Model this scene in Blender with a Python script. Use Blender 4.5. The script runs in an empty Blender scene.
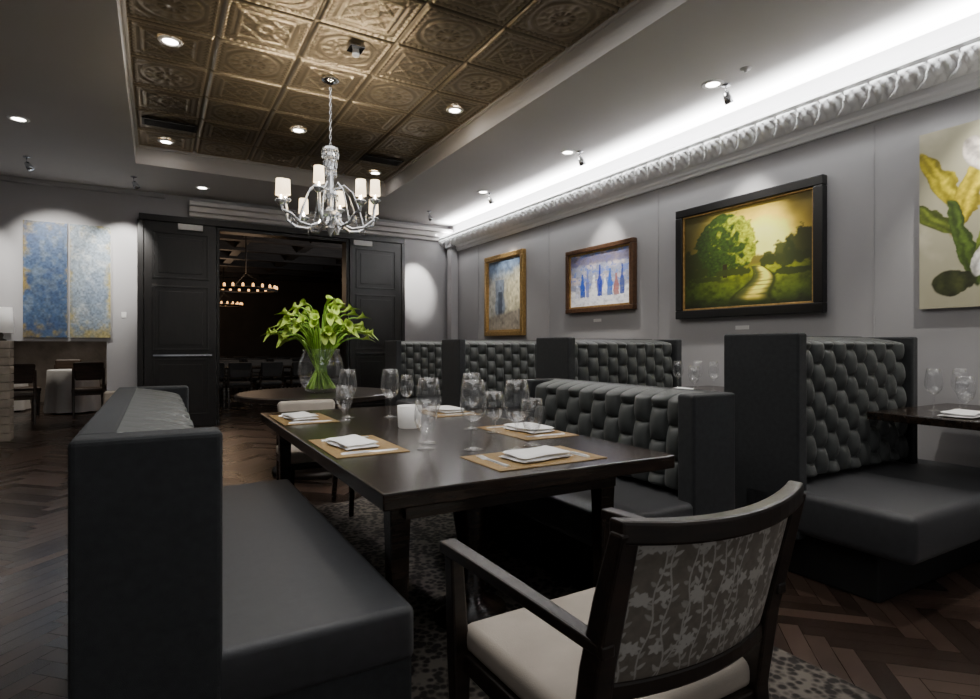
import bpy, bmesh, math, random
import numpy as np
from mathutils import Vector, Matrix
random.seed(7); rng=np.random.RandomState(5)
C=bpy.context.scene.collection
pi=math.pi

# ------------------------------------------------------------------ materials
def mat(name,col,rough=0.5,metal=0.0,var=0.0,vscale=8.0,bump=0.0,bscale=60.0,emis=None,estr=0.0,coat=0.0,sheen=0.0,spec=None):
    m=bpy.data.materials.new(name); m.use_nodes=True
    nt=m.node_tree; b=nt.nodes['Principled BSDF']
    b.inputs['Base Color'].default_value=(*col,1); b.inputs['Roughness'].default_value=rough
    b.inputs['Metallic'].default_value=metal
    if spec is not None: b.inputs['Specular IOR Level'].default_value=spec
    if coat: b.inputs['Coat Weight'].default_value=coat
    if sheen: b.inputs['Sheen Weight'].default_value=sheen
    tc=nt.nodes.new('ShaderNodeTexCoord')
    if var>0:
        n=nt.nodes.new('ShaderNodeTexNoise'); n.inputs['Scale'].default_value=vscale; n.inputs['Detail'].default_value=5
        nt.links.new(tc.outputs['Object'],n.inputs['Vector'])
        r=nt.nodes.new('ShaderNodeValToRGB')
        r.color_ramp.elements[0].position=0.3; r.color_ramp.elements[1].position=0.7
        r.color_ramp.elements[0].color=(*[c*(1-var) for c in col],1)
        r.color_ramp.elements[1].color=(*[min(1,c*(1+var)) for c in col],1)
        nt.links.new(n.outputs['Fac'],r.inputs['Fac']); nt.links.new(r.outputs['Color'],b.inputs['Base Color'])
    if bump>0:
        n2=nt.nodes.new('ShaderNodeTexNoise'); n2.inputs['Scale'].default_value=bscale
        nt.links.new(tc.outputs['Object'],n2.inputs['Vector'])
        bp=nt.nodes.new('ShaderNodeBump'); bp.inputs['Strength'].default_value=bump; bp.inputs['Distance'].default_value=0.01
        nt.links.new(n2.outputs['Fac'],bp.inputs['Height']); nt.links.new(bp.outputs['Normal'],b.inputs['Normal'])
    if emis:
        b.inputs['Emission Color'].default_value=(*emis,1); b.inputs['Emission Strength'].default_value=estr
    return m
def attr_mat(name,rough=0.6,grain=False,coat=0.0,metal=0.0):
    m=bpy.data.materials.new(name); m.use_nodes=True; nt=m.node_tree; b=nt.nodes['Principled BSDF']
    a=nt.nodes.new('ShaderNodeAttribute'); a.attribute_name='Col'
    b.inputs['Roughness'].default_value=rough; b.inputs['Metallic'].default_value=metal
    if coat: b.inputs['Coat Weight'].default_value=coat; b.inputs['Coat Roughness'].default_value=0.2
    if grain:
        tc=nt.nodes.new('ShaderNodeTexCoord'); n=nt.nodes.new('ShaderNodeTexNoise'); n.inputs['Scale'].default_value=7
        n.inputs['Detail'].default_value=3
        nt.links.new(tc.outputs['Object'],n.inputs['Vector'])
        mx=nt.nodes.new('ShaderNodeMix'); mx.data_type='RGBA'; mx.blend_type='MULTIPLY'; mx.inputs['Factor'].default_value=0.5
        nt.links.new(a.outputs['Color'],mx.inputs[6]); nt.links.new(n.outputs['Fac'],mx.inputs[7])
        nt.links.new(mx.outputs[2],b.inputs['Base Color'])
        sep=nt.nodes.new('ShaderNodeSeparateColor'); nt.links.new(a.outputs['Color'],sep.inputs[0])
        rr=nt.nodes.new('ShaderNodeMapRange'); rr.inputs[1].default_value=.02; rr.inputs[2].default_value=.10
        rr.inputs[3].default_value=rough-0.03; rr.inputs[4].default_value=rough+0.08
        nt.links.new(sep.outputs[0],rr.inputs[0]); nt.links.new(rr.outputs[0],b.inputs['Roughness'])
    else: nt.links.new(a.outputs['Color'],b.inputs['Base Color'])
    return m
def wood(name,c1,c2,rough=0.3,scale=3.0,stretch=(1,12,12)):
    m=bpy.data.materials.new(name); m.use_nodes=True; nt=m.node_tree; b=nt.nodes['Principled BSDF']
    tc=nt.nodes.new('ShaderNodeTexCoord'); mp=nt.nodes.new('ShaderNodeMapping'); mp.inputs['Scale'].default_value=stretch
    n=nt.nodes.new('ShaderNodeTexNoise'); n.inputs['Scale'].default_value=scale; n.inputs['Detail'].default_value=8; n.inputs['Distortion'].default_value=0.6
    r=nt.nodes.new('ShaderNodeValToRGB'); r.color_ramp.elements[0].position=.35; r.color_ramp.elements[1].position=.7
    r.color_ramp.elements[0].color=(*c1,1); r.color_ramp.elements[1].color=(*c2,1)
    nt.links.new(tc.outputs['Object'],mp.inputs['Vector']); nt.links.new(mp.outputs[0],n.inputs['Vector'])
    nt.links.new(n.outputs['Fac'],r.inputs['Fac']); nt.links.new(r.outputs['Color'],b.inputs['Base Color'])
    b.inputs['Roughness'].default_value=rough
    return m
def glass(name,rough=0.0,col=(1,1,1)):
    m=bpy.data.materials.new(name); m.use_nodes=True; b=m.node_tree.nodes['Principled BSDF']
    b.inputs['Transmission Weight'].default_value=1; b.inputs['Roughness'].default_value=rough; b.inputs['IOR'].default_value=1.48
    b.inputs['Base Color'].default_value=(*col,1)
    return m
def thin_glass(name):
    m=bpy.data.materials.new(name); m.use_nodes=True; nt=m.node_tree
    for n in list(nt.nodes):
        if n.type!='OUTPUT_MATERIAL': nt.nodes.remove(n)
    out=[n for n in nt.nodes if n.type=='OUTPUT_MATERIAL'][0]
    tr=nt.nodes.new('ShaderNodeBsdfTransparent'); tr.inputs[0].default_value=(.99,.992,.995,1)
    gl=nt.nodes.new('ShaderNodeBsdfGlossy'); gl.inputs['Roughness'].default_value=.045; gl.inputs[0].default_value=(1,1,1,1)
    lw=nt.nodes.new('ShaderNodeLayerWeight'); lw.inputs['Blend'].default_value=.09
    mr=nt.nodes.new('ShaderNodeMapRange'); mr.inputs[3].default_value=.05; mr.inputs[4].default_value=1.0
    df=nt.nodes.new('ShaderNodeBsdfDiffuse'); df.inputs[0].default_value=(1,1,1,1)
    m2=nt.nodes.new('ShaderNodeMixShader'); m2.inputs[0].default_value=.10
    mx=nt.nodes.new('ShaderNodeMixShader')
    nt.links.new(lw.outputs['Facing'],mr.inputs[0]); nt.links.new(mr.outputs[0],mx.inputs[0])
    nt.links.new(gl.outputs[0],m2.inputs[1]); nt.links.new(df.outputs[0],m2.inputs[2])
    nt.links.new(tr.outputs[0],mx.inputs[1]); nt.links.new(m2.outputs[0],mx.inputs[2]); nt.links.new(mx.outputs[0],out.inputs[0])
    return m
M={}
M['wall']=mat('wall_paint_grey',(.37,.36,.362),.7,var=.04,vscale=1.5,bump=.08,bscale=200)
M['ceil']=mat('ceiling_paint',(.60,.575,.555),.75,var=.03,vscale=1.2)
M['white']=mat('white_plaster',(.95,.945,.94),.55,var=.02,vscale=4)
M['tin']=attr_mat('pressed_tin_bronze',.36,metal=.78)
M['fabric']=mat('charcoal_fabric',(.028,.030,.032),.7,var=.15,vscale=40,bump=.25,bscale=500,sheen=.06,spec=.3)
M['seatfab']=mat('charcoal_seat_fabric',(.036,.037,.040),.50,var=.12,vscale=30,bump=.2,bscale=500,sheen=.1,spec=.5)
M['tuft']=mat('tufted_charcoal_fabric',(.055,.060,.057),.50,var=.1,vscale=20,bump=.1,bscale=500,sheen=.1,spec=.5)
M['black']=mat('black_plinth',(.005,.005,.005),.6,var=.1)
M['dwood']=wood('dark_espresso_wood',(.011,.0078,.006),(.036,.023,.015),.22)
M['cwood']=wood('dark_chair_wood',(.009,.0065,.005),(.028,.018,.012),.38)
M['doorwood']=wood('dark_door_wood',(.003,.0024,.002),(.008,.006,.005),.42,stretch=(12,12,1))
M['beam']=wood('dark_ceiling_beam_wood',(.02,.016,.013),(.05,.04,.032),.5)
M['bwood']=wood('brown_chair_wood',(.04,.025,.016),(.085,.053,.034),.4)
M['beige']=mat('beige_upholstery',(.50,.44,.37),.7,var=.08,vscale=10,bump=.1,bscale=300)
M['mat']=mat('gold_placemat',(.27,.165,.05),.5,var=.2,vscale=60,bump=.3,bscale=400)
M['linen']=mat('white_linen',(.95,.945,.93),.8,var=.02,vscale=20,bump=.08,bscale=300)
M['chrome']=mat('polished_chrome',(.62,.64,.68),.10,metal=1,var=.04)
M['palechrome']=mat('pale_silvered_glass',(.82,.85,.90),.12,metal=.72,var=.04)
M['steel']=mat('cutlery_steel',(.92,.92,.93),.28,metal=.6,var=.04)
M['glass']=thin_glass('clear_glass')
M['crystal']=glass('crystal_glass',.03,(.95,.97,1))
M['frost']=mat('frosted_white_glass',(.85,.84,.82),.4,var=.02,emis=(1,.93,.85),estr=.16)
M['shade']=mat('lamp_shade_lit',(.9,.82,.68),.6,var=.02,emis=(1,.76,.46),estr=3.6)
M['bulb']=mat('lit_bulb',(1,.9,.75),.5,var=.02,emis=(1,.93,.85),estr=25)
M['candle']=mat('lit_candle',(1,.8,.55),.5,var=.02,emis=(1,.50,.18),estr=2.6)
M['gold']=mat('gilt_frame',(.42,.26,.09),.35,metal=.7,var=.25,vscale=30,bump=.3,bscale=120)
M['bronzeframe']=mat('dark_bronze_frame',(.11,.055,.028),.35,metal=.4,var=.25,vscale=30)
M['blackframe']=mat('black_lacquer_frame',(.006,.0055,.0055),.3,var=.1)
M['iron']=mat('dark_iron',(.03,.025,.02),.5,metal=.6,var=.1)
M['green']=mat('lily_lime_green',(.42,.58,.08),.45,var=.25,vscale=9)
M['stem']=mat('lily_stem_green',(.22,.40,.045),.45,var=.2,vscale=12)
M['stone']=mat('stone_cladding',(.36,.31,.25),.7,var=.3,vscale=4,bump=.5,bscale=12)
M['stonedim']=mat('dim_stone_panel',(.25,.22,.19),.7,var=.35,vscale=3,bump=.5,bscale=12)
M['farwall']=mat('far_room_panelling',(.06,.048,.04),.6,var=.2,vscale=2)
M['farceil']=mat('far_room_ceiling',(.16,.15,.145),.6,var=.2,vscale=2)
M['plaque']=mat('white_plaque',(.75,.74,.72),.5,var=.02)
M['paintattr']=attr_mat('oil_paint',.5)
M['foliage']=attr_mat('foliage_pattern_fabric',.5)
M['floor']=attr_mat('herringbone_boards',.27,grain=True,coat=.12)
def rugm():
    m=bpy.data.materials.new('patterned_rug_pile'); m.use_nodes=True; nt=m.node_tree; b=nt.nodes['Principled BSDF']
    tc=nt.nodes.new('ShaderNodeTexCoord')
    v=nt.nodes.new('ShaderNodeTexVoronoi'); v.inputs['Scale'].default_value=34
    n=nt.nodes.new('ShaderNodeTexNoise'); n.inputs['Scale'].default_value=9; n.inputs['Detail'].default_value=4
    ma=nt.nodes.new('ShaderNodeMath'); ma.operation='MULTIPLY'
    r=nt.nodes.new('ShaderNodeValToRGB'); r.color_ramp.elements[0].position=.18; r.color_ramp.elements[1].position=.36
    r.color_ramp.elements[0].color=(.014,.011,.009,1); r.color_ramp.elements[1].color=(.14,.12,.10,1)
    nt.links.new(tc.outputs['Object'],v.inputs['Vector']); nt.links.new(tc.outputs['Object'],n.inputs['Vector'])
    nt.links.new(v.outputs['Distance'],ma.inputs[0]); nt.links.new(n.outputs['Fac'],ma.inputs[1])
    nt.links.new(ma.outputs[0],r.inputs['Fac']); nt.links.new(r.outputs['Color'],b.inputs['Base Color'])
    b.inputs['Roughness'].default_value=.95
    return m
M['rug']=rugm()

# ------------------------------------------------------------------ mesh helpers
def setp(o,parent=None,label=None,cat=None,kind=None,group=None):
    if parent is not None: o.parent=parent
    if label: o['label']=label
    if cat: o['category']=cat
    if kind: o['kind']=kind
    if group: o['group']=group
    return o
def mesh(name,v,f,m,parent=None,smooth=False,loc=(0,0,0),rot=(0,0,0),fix=True,**k):
    me=bpy.data.meshes.new(name); me.from_pydata([tuple(map(float,p)) for p in v],[],[tuple(map(int,q)) for q in f]); me.update()
    if fix:
        bm=bmesh.new(); bm.from_mesh(me); bmesh.ops.recalc_face_normals(bm,faces=bm.faces); bm.to_mesh(me); bm.free()
    if smooth: me.polygons.foreach_set('use_smooth',[True]*len(me.polygons))
    mm=m if isinstance(m,list) else [m]
    for q in mm: me.materials.append(q)
    o=bpy.data.objects.new(name,me); C.objects.link(o); o.location=loc; o.rotation_euler=rot
    return setp(o,parent,**k)
def thing(name,loc,label,cat,rot=0,group=None):
    o=bpy.data.objects.new(name,None); o.empty_display_size=.1; C.objects.link(o); o.location=loc; o.rotation_euler=(0,0,rot)
    return setp(o,None,label,cat,None,group)
def boxes(name,bl,m,parent=None,bevel=0.0,seg=2,smooth=False,**k):
    bm=bmesh.new()
    for (x0,x1,y0,y1,z0,z1) in bl:
        r=bmesh.ops.create_cube(bm,size=1)
        for v in r['verts']:
            v.co=Vector(((x0+x1)/2+v.co.x*(x1-x0),(y0+y1)/2+v.co.y*(y1-y0),(z0+z1)/2+v.co.z*(z1-z0)))
    if bevel>0: bmesh.ops.bevel(bm,geom=list(bm.edges),offset=bevel,segments=seg,profile=.5,affect='EDGES')
    me=bpy.data.meshes.new(name); bm.to_mesh(me); bm.free()
    if smooth: me.polygons.foreach_set('use_smooth',[True]*len(me.polygons))
    me.materials.append(m)
    loc=k.pop('loc',(0,0,0)); rot=k.pop('rot',(0,0,0))
    o=bpy.data.objects.new(name,me); C.objects.link(o); o.location=loc; o.rotation_euler=rot
    return setp(o,parent,**k)
def box(name,b,m,parent=None,bevel=0.0,seg=2,**k): return boxes(name,[b],m,parent,bevel,seg,**k)
def rev_data(prof,seg=24,c=(0,0,0)):
    v=[];f=[];n=len(prof)
    for i in range(seg):
        a=2*pi*i/seg
        for r,z in prof: v.append((c[0]+r*math.cos(a),c[1]+r*math.sin(a),c[2]+z))
    for i in range(seg):
        j=(i+1)%seg
        for q in range(n-1): f.append((i*n+q,j*n+q,j*n+q+1,i*n+q+1))
    return v,f
def revolve(name,prof,m,parent=None,seg=24,c=(0,0,0),**k):
    v,f=rev_data(prof,seg,c)
    k.setdefault('smooth',True)
    o=mesh(name,v,f,m,parent,**k)
    bm=bmesh.new(); bm.from_mesh(o.data); bmesh.ops.remove_doubles(bm,verts=bm.verts,dist=1e-5); bmesh.ops.recalc_face_normals(bm,faces=bm.faces); bm.to_mesh(o.data); bm.free()
    return o
def tube_data(pts,rad,seg=8):
    pts=[Vector(p) for p in pts]; n=len(pts)
    if not hasattr(rad,'__len__'): rad=[rad]*n
    v=[];f=[]; up=Vector((0,0,1)); prevx=None
    for i,p in enumerate(pts):
        t=(pts[min(i+1,n-1)]-pts[max(i-1,0)]).normalized()
        if prevx is None:
            a=up if abs(t.dot(up))<.95 else Vector((1,0,0)); x=t.cross(a).normalized()
        else: x=(prevx-t*prevx.dot(t)).normalized()
        prevx=x; y=t.cross(x)
        for s in range(seg):
            an=2*pi*s/seg; v.append(tuple(p+(x*math.cos(an)+y*math.sin(an))*rad[i]))
    for i in range(n-1):
        for s in range(seg):
            s2=(s+1)%seg; f.append((i*seg+s,i*seg+s2,(i+1)*seg+s2,(i+1)*seg+s))
    f.append(tuple(range(seg))); f.append(tuple((n-1)*seg+s for s in range(seg)))
    return v,f
def tube(name,pts,rad,m,parent=None,seg=8,**k):
    v,f=tube_data(pts,rad,seg); k.setdefault('smooth',True); return mesh(name,v,f,m,parent,**k)
def merge(parts):
    V=[];F=[]
    for v,f in parts:
        o=len(V); V+=list(v); F+=[tuple(i+o for i in q) for q in f]
    return V,F
def loft(name,secs,m,parent=None,bevel=.006,**k):
    v=[];f=[]
    for s in secs: v+=s
    n=len(secs)
    for i in range(n-1):
        for q in range(4):
            r=(q+1)%4; f.append((i*4+q,i*4+r,(i+1)*4+r,(i+1)*4+q))
    f.append((0,1,2,3)); f.append(tuple((n-1)*4+q for q in range(4)))
    o=mesh(name,v,f,m,parent,**k)
    if bevel:
        md=o.modifiers.new('bevel','BEVEL'); md.width=bevel; md.segments=2; md.limit_method='ANGLE'; md.angle_limit=.6
    return o
def rect(cx,cy,z,w,d): return [(cx-w/2,cy-d/2,z),(cx+w/2,cy-d/2,z),(cx+w/2,cy+d/2,z),(cx-w/2,cy+d/2,z)]
def clone(o,loc,rot=None,label=None,group=None):
    c=o.copy(); C.objects.link(c); c.location=loc
    if rot is not None: c.rotation_euler=(0,0,rot)
    if label: c['label']=label
    if group: c['group']=group
    for ch in o.children:
        d=ch.copy(); C.objects.link(d); d.parent=c
        for g in ch.children:
            e=g.copy(); C.objects.link(e); e.parent=d
    return c
def vnoise(u,v,seed):
    r=np.random.RandomState(seed).rand(64,64)
    iu=np.floor(u).astype(int); iv=np.floor(v).astype(int); fu=u-iu; fv=v-iv
    fu=fu*fu*(3-2*fu); fv=fv*fv*(3-2*fv)
    a=r[iu%64,iv%64]; b=r[(iu+1)%64,iv%64]; c=r[iu%64,(iv+1)%64]; d=r[(iu+1)%64,(iv+1)%64]
    return (a*(1-fu)+b*fu)*(1-fv)+(c*(1-fu)+d*fu)*fv
def fbm(u,v,s,seed,o=4):
    t=0;a=.5
    for i in range(o): t=t+a*vnoise(u*s*2**i+7.3*i,v*s*2**i+3.1*i,seed+i); a*=.5
    return t/(1-.5**o)
def setcol(o,col):
    a=o.data.color_attributes.new('Col','FLOAT_COLOR','POINT')
    n=col.reshape(-1,3).shape[0]; rgba=np.ones((n,4)); rgba[:,:3]=col.reshape(-1,3); a.data.foreach_set('color',rgba.ravel())
def grid_color(name,w,h,nu,nv,fn,m,parent=None,y=0.0,z0=0.0,gam=1.25,**k):
    u=np.linspace(0,1,nu); vv=np.linspace(0,1,nv); U,V=np.meshgrid(u,vv)
    col=np.clip(fn(U,V),0,1)**gam
    X=(U-.5)*w; Z=V*h+z0
    verts=np.stack([X.ravel(),np.full(X.size,y),Z.ravel()],1)
    f=[(j*nu+i,j*nu+i+1,(j+1)*nu+i+1,(j+1)*nu+i) for j in range(nv-1) for i in range(nu-1)]
    o=mesh(name,verts,f,m,parent,fix=False,**k); setcol(o,col)
    return o
def mixc(base,c,mask): return base*(1-mask[...,None])+np.array(c)*mask[...,None]
def sm(x,a,b): t=np.clip((x-a)/(b-a),0,1); return t*t*(3-2*t)

# ------------------------------------------------------------------ room constants
XR=4.64; YB=9.5; ZC=3.37; ZT=3.60
TX0,TX1,TY0,TY1=-.22,2.89,.9,8.06

def build_floor():
    W=.08;L=6*W;g=.0010
    s=math.sqrt(.5); V=[];F=[];col=[]
    def put(x0,x1,y0,y1,c):
        pts=[(x0+g,y0+g),(x1-g,y0+g),(x1-g,y1-g),(x0+g,y1-g)]
        cx=((x0+x1)-(y0+y1))/2*s; cy=((x0+x1)+(y0+y1))/2*s
        if not(-5<cx<7.6 and -2<cy<21.5): return
        if cx>5 and cy<9.4: return
        o=len(V)
        for px,py in pts: V.append(((px-py)*s,(px+py)*s,0)); col.append(c)
        F.append((o,o+1,o+2,o+3))
    for n in range(-26,46):
        for mm in range(-330,330):
            ox=mm*W+n*2*L; oy=mm*W
            cx=(ox-oy)*s; cy=(ox+oy)*s
            if not(-6.5<cx<9 and -4<cy<23.5): continue
            for q in range(2):
                b=.5+1.0*random.random()**1.2; c=(.058*b,.036*b,.026*b,1)
                if q==0: put(ox,ox+L,oy,oy+W,c)
                else: put(ox,ox+W,oy+W,oy+W+L,c)
    o=len(V)
    for p in [(-5.2,-2.2),(7.8,-2.2),(7.8,21.8),(-5.2,21.8)]: V.append((p[0],p[1],-.004)); col.append((.004,.003,.002,1))
    F.append((o,o+1,o+2,o+3))
    ob=mesh('floor',V,F,M['floor'],fix=False,kind='structure')
    a=ob.data.color_attributes.new('Col','FLOAT_COLOR','POINT'); a.data.foreach_set('color',np.array(col).ravel())
build_floor()

box('wall_right',(XR,XR+.15,-2.2,YB+.2,0,ZC+.4),M['wall'],kind='structure')
DX0,DX1,DZ=.78,2.75,2.96
boxes('wall_back',[(-5,-2.6,YB,YB+.2,0,ZC+.4),(-2.6,-.60,YB,YB+.2,1.25,ZC+.4),(-.60,DX0,YB,YB+.2,0,ZC+.4),
    (DX0,DX1,YB,YB+.2,DZ,ZC+.4),(DX1,XR,YB,YB+.2,0,ZC+.4)],M['wall'],kind='structure')
box('wall_left',(-5.15,-5,-2.2,YB+.2,0,ZC+.4),M['wall'],kind='structure')
boxes('ceiling',[(-5,TX0,-2.2,YB,ZC,ZC+.35),(TX1,XR,-2.2,YB,ZC,ZC+.35),(TX0,TX1,-2.2,TY0,ZC,ZC+.35),(TX0,TX1,TY1,YB,ZC,ZC+.35)],M['ceil'],kind='structure')
boxes('trim_1',[(TX0,TX0+.03,TY0,TY1,ZT-.035,ZT+.02),(TX1-.03,TX1,TY0,TY1,ZT-.035,ZT+.02),(TX0+.03,TX1-.03,TY1-.03,TY1,ZT-.035,ZT+.02)],M['ceil'],kind='structure',bevel=.008)
def tin():
    nt=5; ts=(TX1-TX0)/nt; ny=int(math.ceil((TY1-TY0)/ts)); N=44
    xs=np.linspace(0,nt,nt*N+1); ys=np.linspace(0,ny,ny*N+1)
    A,B=np.meshgrid(xs,ys); ia=np.minimum(np.floor(A),nt-1); ib=np.minimum(np.floor(B),ny-1)
    fa=np.clip(A-ia-.5,-.5,.5); fb=np.clip(B-ib-.5,-.5,.5)
    ax=np.abs(fa); ay=np.abs(fb); mx=np.maximum(ax,ay); rr=np.sqrt(fa**2+fb**2)
    def ridge(x,c,w): return np.exp(-((x-c)/w)**2)
    h=-ridge(mx,.5,.022)*1.2+ridge(mx,.455,.014)+.7*ridge(mx,.375,.012)
    beads=(np.sin(fa*2*pi*12)*np.sin(fb*2*pi*12))*sm(mx,.385,.40)*(1-sm(mx,.43,.445))*.9
    d1=ax+ay
    odd=((ia+ib)%2); th=np.arctan2(fb,fa)
    inA=(1-sm(mx,.34,.36))
    leaf=np.abs(np.sin(6*th))*ridge(rr,.24,.05)
    pA=inA*(.7*ridge(rr,.31,.014)+.7*ridge(rr,.17,.014)+.8*np.exp(-(rr/.05)**2)+.7*leaf+.6*np.cos(10*th)*ridge(rr,.11,.03)+.8*ridge(rr,.42,.02))
    pB=inA*(ridge(mx,.29,.012)+.8*ridge(d1,.29,.014)+.8*ridge(np.abs(ax-ay),0,.012)*sm(rr,.12,.14)+.8*ridge(rr,.09,.014)+.6*np.cos(8*th)*ridge(rr,.055,.02)+.5*np.sin(fa*75)*np.sin(fb*75)*sm(mx,.16,.18)*(1-sm(mx,.25,.27))*sm(np.abs(ax-ay),.03,.06))
    h=h+beads+np.where(odd>0,pA,pB)
    X=TX0+A*ts; Y=TY1-B*ts; Z=ZT-.013*h
    nu=xs.size; nv=ys.size
    v=np.stack([X.ravel(),Y.ravel(),Z.ravel()],1)
    f=[(j*nu+i,j*nu+i+1,(j+1)*nu+i+1,(j+1)*nu+i) for j in range(nv-1) for i in range(nu-1)]
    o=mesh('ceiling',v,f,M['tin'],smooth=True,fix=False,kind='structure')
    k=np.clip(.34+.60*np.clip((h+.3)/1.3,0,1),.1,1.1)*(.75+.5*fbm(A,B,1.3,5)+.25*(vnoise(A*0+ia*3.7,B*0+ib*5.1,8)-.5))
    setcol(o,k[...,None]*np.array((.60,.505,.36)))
tin()
def cornice():
    prof=[(0,2.87),(.03,2.87),(.035,2.895),(.05,2.91),(.05,2.93),(.07,2.95)]
    nl=21
    lea=[(.08+.14*t**1.3, 2.962+.128*t) for t in np.linspace(0,1,nl)]
    top=[(.235,3.10),(.25,3.105),(.25,3.135),(.225,3.14),(.225,3.112),(0,3.112)]
    P=prof+lea+top; n=len(P)
    ys=np.arange(-1.5,YB-.01,.010)
    V=[];F=[]
    per=.18
    for y in ys:
        for i,(o,z) in enumerate(P):
            dx=0
            if 6<=i<6+nl:
                t=(i-6)/(nl-1); env=math.sin(pi*t)**.4
                q=y/per+.75*math.sin(pi*t*.5); ph=q%1.0
                leaf=.058*(ph**.9)*(1-math.exp(-(1-ph)*14))+.016*abs(math.sin(pi*(q*3-2.2*t)))+.010*abs(math.sin(pi*(y/(per*.5)+2.6*t)))
                dx=env*leaf
            V.append((XR-o-dx,y,z+(-.5*dx)))
    for a in range(len(ys)-1):
        for i in range(n-1): F.append((a*n+i,a*n+i+1,(a+1)*n+i+1,(a+1)*n+i))
    mesh('trim_2',V,F,M['white'],smooth=False,kind='structure')
cornice()
boxes('trim_3',[(-5,.1,YB-.04,YB,3.30,3.37)],M['wall'],kind='structure',bevel=.01)
boxes('trim_4',[(.4,XR-.01,YB-.06,YB,3.08,3.14),(.4,XR-.01,YB-.12,YB,3.14,3.22),(.4,XR-.01,YB-.19,YB,3.22,3.28)],M['ceil'],kind='structure',bevel=.012)
boxes('trim_5',[(XR-.14,XR-.005,YB-.36,YB-.20,.0,3.0),(XR-.17,XR-.005,YB-.39,YB-.17,2.93,3.05)],M['wall'],kind='structure',bevel=.008)
boxes('trim_6',[(XR-.006,XR,y,y+.005,0.12,2.84) for y in (.9,2.28,4.42,6.4,8.4)],M['wall'],kind='structure')
box('baseboard_right',(XR-.02,XR,-2,YB-.4,0,.12),M['doorwood'],kind='structure',bevel=.004)
boxes('baseboard_back',[(DX1+.99,XR-.15,YB-.02,YB,0,.14),(-.6,-.25,YB-.02,YB,0,.14)],M['doorwood'],kind='structure',bevel=.004)
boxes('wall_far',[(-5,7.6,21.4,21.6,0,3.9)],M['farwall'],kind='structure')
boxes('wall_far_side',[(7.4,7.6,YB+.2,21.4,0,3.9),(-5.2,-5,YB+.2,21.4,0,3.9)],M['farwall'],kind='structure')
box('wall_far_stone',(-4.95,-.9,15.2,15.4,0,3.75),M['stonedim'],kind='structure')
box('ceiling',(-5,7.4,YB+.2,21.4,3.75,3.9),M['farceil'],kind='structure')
bl=[(-5,7.4,y,y+.22,3.45,3.75) for y in np.arange(10.3,21.2,1.5)]+[(x,x+.2,YB+.2,21.4,3.5,3.75) for x in np.arange(-4,7.3,1.4)]
boxes('trim_7',bl,M['beam'],kind='structure')

def door(name,x0,x1,hx0,hx1):
    o=boxes(name,[(x0,x1,YB-.07,YB-.005,.01,DZ)],M['doorwood'],kind='structure',bevel=.004)
    fr=[]
    for (za,zb) in [(.18,1.0),(1.12,2.05),(2.15,2.82)]:
        a,b=x0+.10,x1-.10; y=YB-.085; t=.025
        fr+=[(a,b,y,YB-.07,za,za+t),(a,b,y,YB-.07,zb-t,zb),(a,a+t,y,YB-.07,za+t,zb-t),(b-t,b,y,YB-.07,za+t,zb-t)]
        fr+=[(a+.08,b-.08,y+.006,YB-.07,za+.08,zb-.08)]
    boxes('door_moulding',fr,M['doorwood'],parent=o,bevel=.003)
    boxes('door_handle',[(hx0,hx1,YB-.14,YB-.12,1.04,1.065),(hx0+.05,hx0+.07,YB-.12,YB-.07,1.042,1.062),(hx1-.07,hx1-.05,YB-.12,YB-.07,1.042,1.062)],M['chrome'],parent=o,label='polished chrome horizontal pull bar')
    return o
door('door_1',-.16,DX0-.02,-.05,.70); door('door_2',DX1+.02,3.67,2.85,3.55)
boxes('trim_8',[(-.22,3.73,YB-.10,YB,DZ+.0,DZ+.09),(-.24,-.165,YB-.09,YB,0,DZ),(3.675,3.74,YB-.09,YB,0,DZ),
   (DX0-.01,DX0+.03,YB-.03,YB+.22,0,DZ),(DX1-.03,DX1+.01,YB-.03,YB+.22,0,DZ),(DX0+.03,DX1-.03,YB-.03,YB+.22,DZ-.05,DZ)],M['doorwood'],kind='structure',bevel=.005)
for x in (.42,2.98):
    setp(box('sign_plate',(-.16,.16,-.025,0,0,.085),M['plaque'],loc=(x,YB-.101,2.86),bevel=.004),None,'small blank white plate fixed above the dark door leaf','sign',None,'door header plates')

# ------------------------------------------------------------------ ceiling fixtures
def downlight(x,y,z,first=[None]):
    lb='round recessed downlight glowing white in the ceiling'
    if first[0] is None:
        t=thing('recessed_downlight',(x,y,z),lb,'ceiling light',group='recessed ceiling lights')
        revolve('trim_ring',[(.055,0),(.058,-.008),(.085,-.006),(.09,0)],M['white'],t)
        revolve('lamp',[(0.0001,-.003),(.054,-.003),(.054,-.0005)],M['bulb'],t,seg=20)
        first[0]=t
    else: t=clone(first[0],(x,y,z))
    return t
dl=[(.09,5.17,ZT-.012),(1.36,6.6,ZT-.012),(2.62,5.24,ZT-.012),(.09,7.75,ZT-.012),(2.62,7.7,ZT-.012),(-1.15,7.04,ZC),(.54,8.85,ZC),(4.0,3.21,ZC),(4.0,5.16,ZC),(4.0,7.1,ZC),(-1.4,4.2,ZC),(1.36,2.65,ZT-.012),(3.6,1.2,ZC)]  # the one above the long table is unseen and added to brighten the napkins
for p in dl: downlight(*p)
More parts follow.
